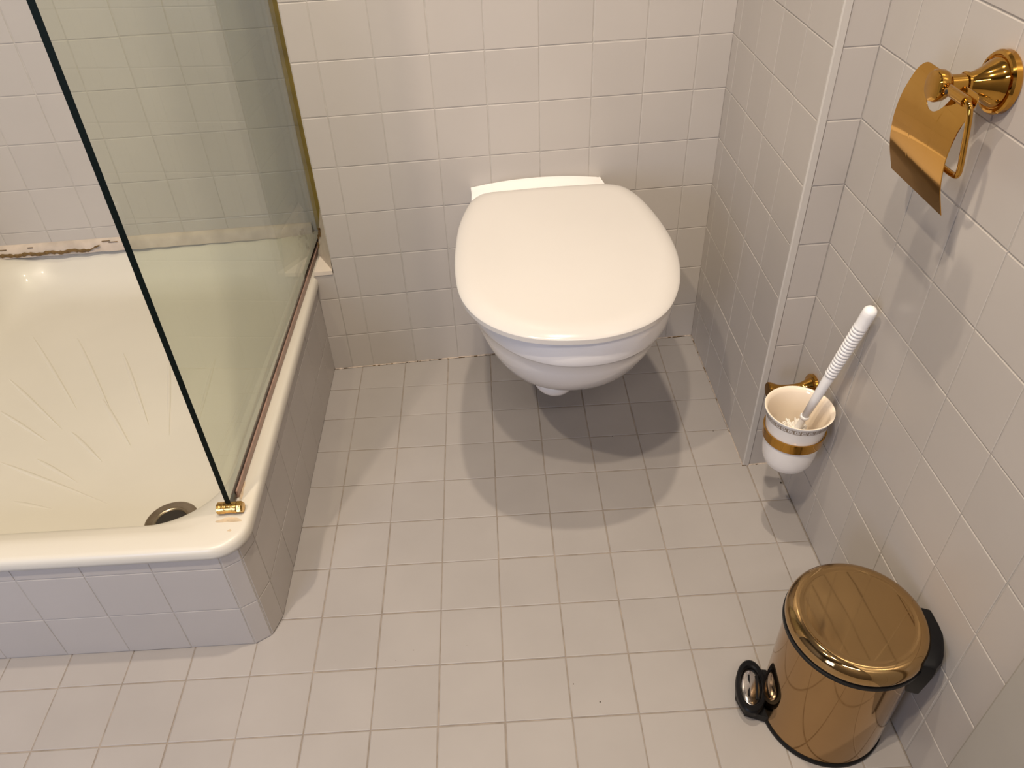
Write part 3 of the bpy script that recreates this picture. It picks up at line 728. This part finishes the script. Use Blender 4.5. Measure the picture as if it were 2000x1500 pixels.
CPROF = [(0.160, 0.004), (0.1605, 0.012), (0.163, 0.022), (0.169, 0.0315), (0.178, 0.0382), (0.190, 0.0420), (0.205, 0.0438), (0.222, 0.0448), (0.240, 0.0458), (0.256, 0.0470), (0.270, 0.0488), (0.280, 0.0506), (0.2865, 0.0528), (0.2890, 0.0542)]
def crad(z):
    for a, b in zip(CPROF, CPROF[1:]):
        if a[0] <= z <= b[0]: return a[1] + (b[1] - a[1]) * (z - a[0]) / (b[0] - a[0])
    return CPROF[-1][1]
bm = bmesh.new()
r0, r1 = crad(RZ - 0.0125) + 0.0008, crad(RZ + 0.0065) + 0.0008
rings = [(RZ - 0.0125, r0), (RZ + 0.0065, r1), (RZ + 0.0065, r1 + 0.0022), (RZ - 0.0125, r0 + 0.0022)]
R_ = [[bm.verts.new((CC.x + r * math.cos(2 * math.pi * i / 64), CC.y + r * math.sin(2 * math.pi * i / 64), z)) for i in range(64)] for z, r in rings]
for q in range(4):
    for i in range(64): bm.faces.new((R_[q][i], R_[q][(i + 1) % 64], R_[(q + 1) % 4][(i + 1) % 64], R_[(q + 1) % 4][i]))
part('ring_band', bm, M['gold'], hb, angle=40)
bm = bmesh.new()
tube(bm, [W(0.072, 0.0605, 0.2565), W(0.090, 0.0620, 0.250), W(0.1125, 0.0650, 0.2435)], [0.0055, 0.0048, 0.0048], 16); part('link_arm', bm, M['gold'], hb, angle=40)

cup = thing('brush_cup', 'white ceramic brush cup with cream inside and grey key-pattern rim, in the gold ring', 'cup', (CC.x, CC.y, 0.160))
bm = bmesh.new(); lathe(bm, CC, Z, CPROF + [(0.2900, 0.0540)], 72, cap1=False); part('cup_body', bm, M['cup_out'], cup, smooth=True)
bm = bmesh.new()
IN = [(0.2900, 0.0540), (0.2903, 0.0530), (0.2896, 0.0520)] + [(z + 0.0015, max(0.002, r - 0.0030)) for z, r in CPROF[::-1] if z < 0.287 and z > 0.1601]
IN += [(0.1640, 0.001)]
lathe(bm, CC, Z, IN, 72, cap0=False); part('cup_lining', bm, M['cup_in'], cup, smooth=True, label='cream glazed inside')
# greek key band: a meander of small flat strips following the outside of the cup
bm = bmesh.new(); NK = 30; z0k, z1k = 0.2745, 0.2835
unit = [(0, .0, 1, .12), (0, .88, .78, 1.0), (0.0, .12, .12, .88), (.66, .34, .78, .88), (.32, .34, .66, .46), (.32, .46, .44, .66), (.88, .12, 1.0, 1.0)]
for k in range(NK):
    for (a0, b0, a1, b1) in unit:
        n_ = 2; g = []
        for i in range(n_ + 1):
            a = (k + a0 + (a1 - a0) * i / n_) * 2 * math.pi / NK; row = []
            for j in (0, 1):
                z = z0k + (z1k - z0k) * (b0 if j == 0 else b1); r = crad(z) + 0.00035; row.append(bm.verts.new((CC.x + r * math.cos(a), CC.y + r * math.sin(a), z)))
            g.append(row)
        for i in range(n_): bm.faces.new((g[i][0], g[i + 1][0], g[i + 1][1], g[i][1]))
part('key_pattern', bm, M['key'], cup, label='grey meander print')

bt = W(0.160, 0.0655, 0.219); tip = W(0.2065, 0.0235, 0.5095)
br = thing('toilet_brush', 'white plastic toilet brush with ribbed handle leaning in the brush cup', 'toilet brush', bt)
AX = (tip - bt).normalized(); LN = (tip - bt).length
bm = bmesh.new(); pr = [(0.004, 0.0046), (LN * 0.21, 0.0050)]; lathe(bm, bt, AX, pr, 24); part('stem', bm, M['plastic'], br, angle=40)
bm = bmesh.new(); lathe(bm, bt, AX, [(LN * .192, 0.0048), (LN * .195, 0.0068), (LN * .202, 0.0076), (LN * .209, 0.0070), (LN * .211, 0.0052)], 28); part('collar', bm, M['plastic'], br, angle=40)
bm = bmesh.new(); pr = [(LN * .205, 0.0056), (LN * .36, 0.0072), (LN * .52, 0.0080)]
d0, d1 = LN * .53, LN * .885; NR_ = 17
for i in range(NR_):
    a = d0 + (d1 - d0) * i / NR_; s_ = (d1 - d0) / NR_; e = 0.0012 * i / NR_
    pr += [(a, 0.0073 + e), (a + s_ * .18, 0.0086 + e), (a + s_ * .5, 0.0091 + e), (a + s_ * .82, 0.0086 + e)]
pr += [(d1 + .001, 0.0094), (LN * .95, 0.0099)]
for i in range(1, 9):
    a = math.pi / 2 * i / 8; pr.append((LN - 0.0099 + 0.0099 * math.sin(a), 0.0099 * math.cos(a) + 0.00005))
lathe(bm, bt, AX, pr, 32); part('handle', bm, M['plastic'], br, smooth=True)
bm = bmesh.new(); random.seed(11)
for k in range(420):
    a = random.uniform(0, 2 * math.pi); ph_ = random.uniform(-0.5, 1.25); ln = random.uniform(0.016, 0.027)
    dv = Vector((math.cos(a) * math.cos(ph_), math.sin(a) * math.cos(ph_), math.sin(ph_))); o_ = bt + AX * random.uniform(0.0, 0.022)
    if ph_ > 0.9: ln *= 0.8
    sd = dv.cross(Z).normalized() if abs(dv.z) < .99 else Vector((1, 0, 0)); up = dv.cross(sd); wd = 0.0014
    a_ = [bm.verts.new(o_ + sd * wd * p + up * wd * q) for p, q in ((-1, -1), (1, -1), (1, 1), (-1, 1))]
    b_ = [bm.verts.new(o_ + dv * ln + sd * wd * .6 * p + up * wd * .6 * q) for p, q in ((-1, -1), (1, -1), (1, 1), (-1, 1))]
    for i in range(4): bm.faces.new((a_[i], a_[(i + 1) % 4], b_[(i + 1) % 4], b_[i]))
    bm.faces.new(b_)
o = part('bristle_head', bm, M['bristle'], br); o['kind'] = 'stuff'
bm = bmesh.new(); lathe(bm, bt - AX * 0.004, AX, [(0, 0.006), (0.006, 0.0115), (0.018, 0.0125), (0.026, 0.009), (0.030, 0.006)], 20); part('brush_core', bm, M['bristle'], br, smooth=True)

# ------------------------------------------------------------------ specks and stains on floor and rim
bm = bmesh.new(); random.seed(21)
sp = [(1525, 943, 3.2), (1120, 1336, 1.3), (1172, 1371, 1.7), (1520, 935, 1.2), (1196, 852, 1.6), (808, 1270, 1.0), (734, 1306, 1.6), (773, 1290, .8), (1393, 842, 1.5), (912, 1260, .7)]
for x, y, r in sp:
    p = floorpt(x, y, 0.0); rr = r * 0.0007
    lathe(bm, Vector((p.x, p.y, 0.0)), Z, [(0, rr), (rr * .5, rr * .8), (rr * .8, rr * .2)], 7)
o = from_bm('floor_grit', bm, M['speck'], floor); o['kind'] = 'stuff'
bm = bmesh.new()
def blob(c, rx, ry, ang, n=18, z=0.0):
    ca, sa = math.cos(ang), math.sin(ang); pts = []
    for i in range(n):
        a = 2 * math.pi * i / n; k = 1 + 0.25 * math.sin(3 * a + c[0] * 50) + random.uniform(-.15, .15)
        pts.append((c[0] + ca * rx * k * math.cos(a) - sa * ry * k * math.sin(a), c[1] + sa * rx * k * math.cos(a) + ca * ry * k * math.sin(a)))
    prism(bm, pts, z, z + 0.00025)
for (px, py, rx, ry) in ((448, 1016, 0.020, 0.0045), (448, 1036, 0.0028, 0.002), (472, 960, 0.0035, 0.018)):
    bm = bmesh.new(); p = floorpt(px, py, 0.25); blob((p.x, p.y), rx, ry, FR, z=0.2499)
    part('rust_stain', bm, M['rust'], base)
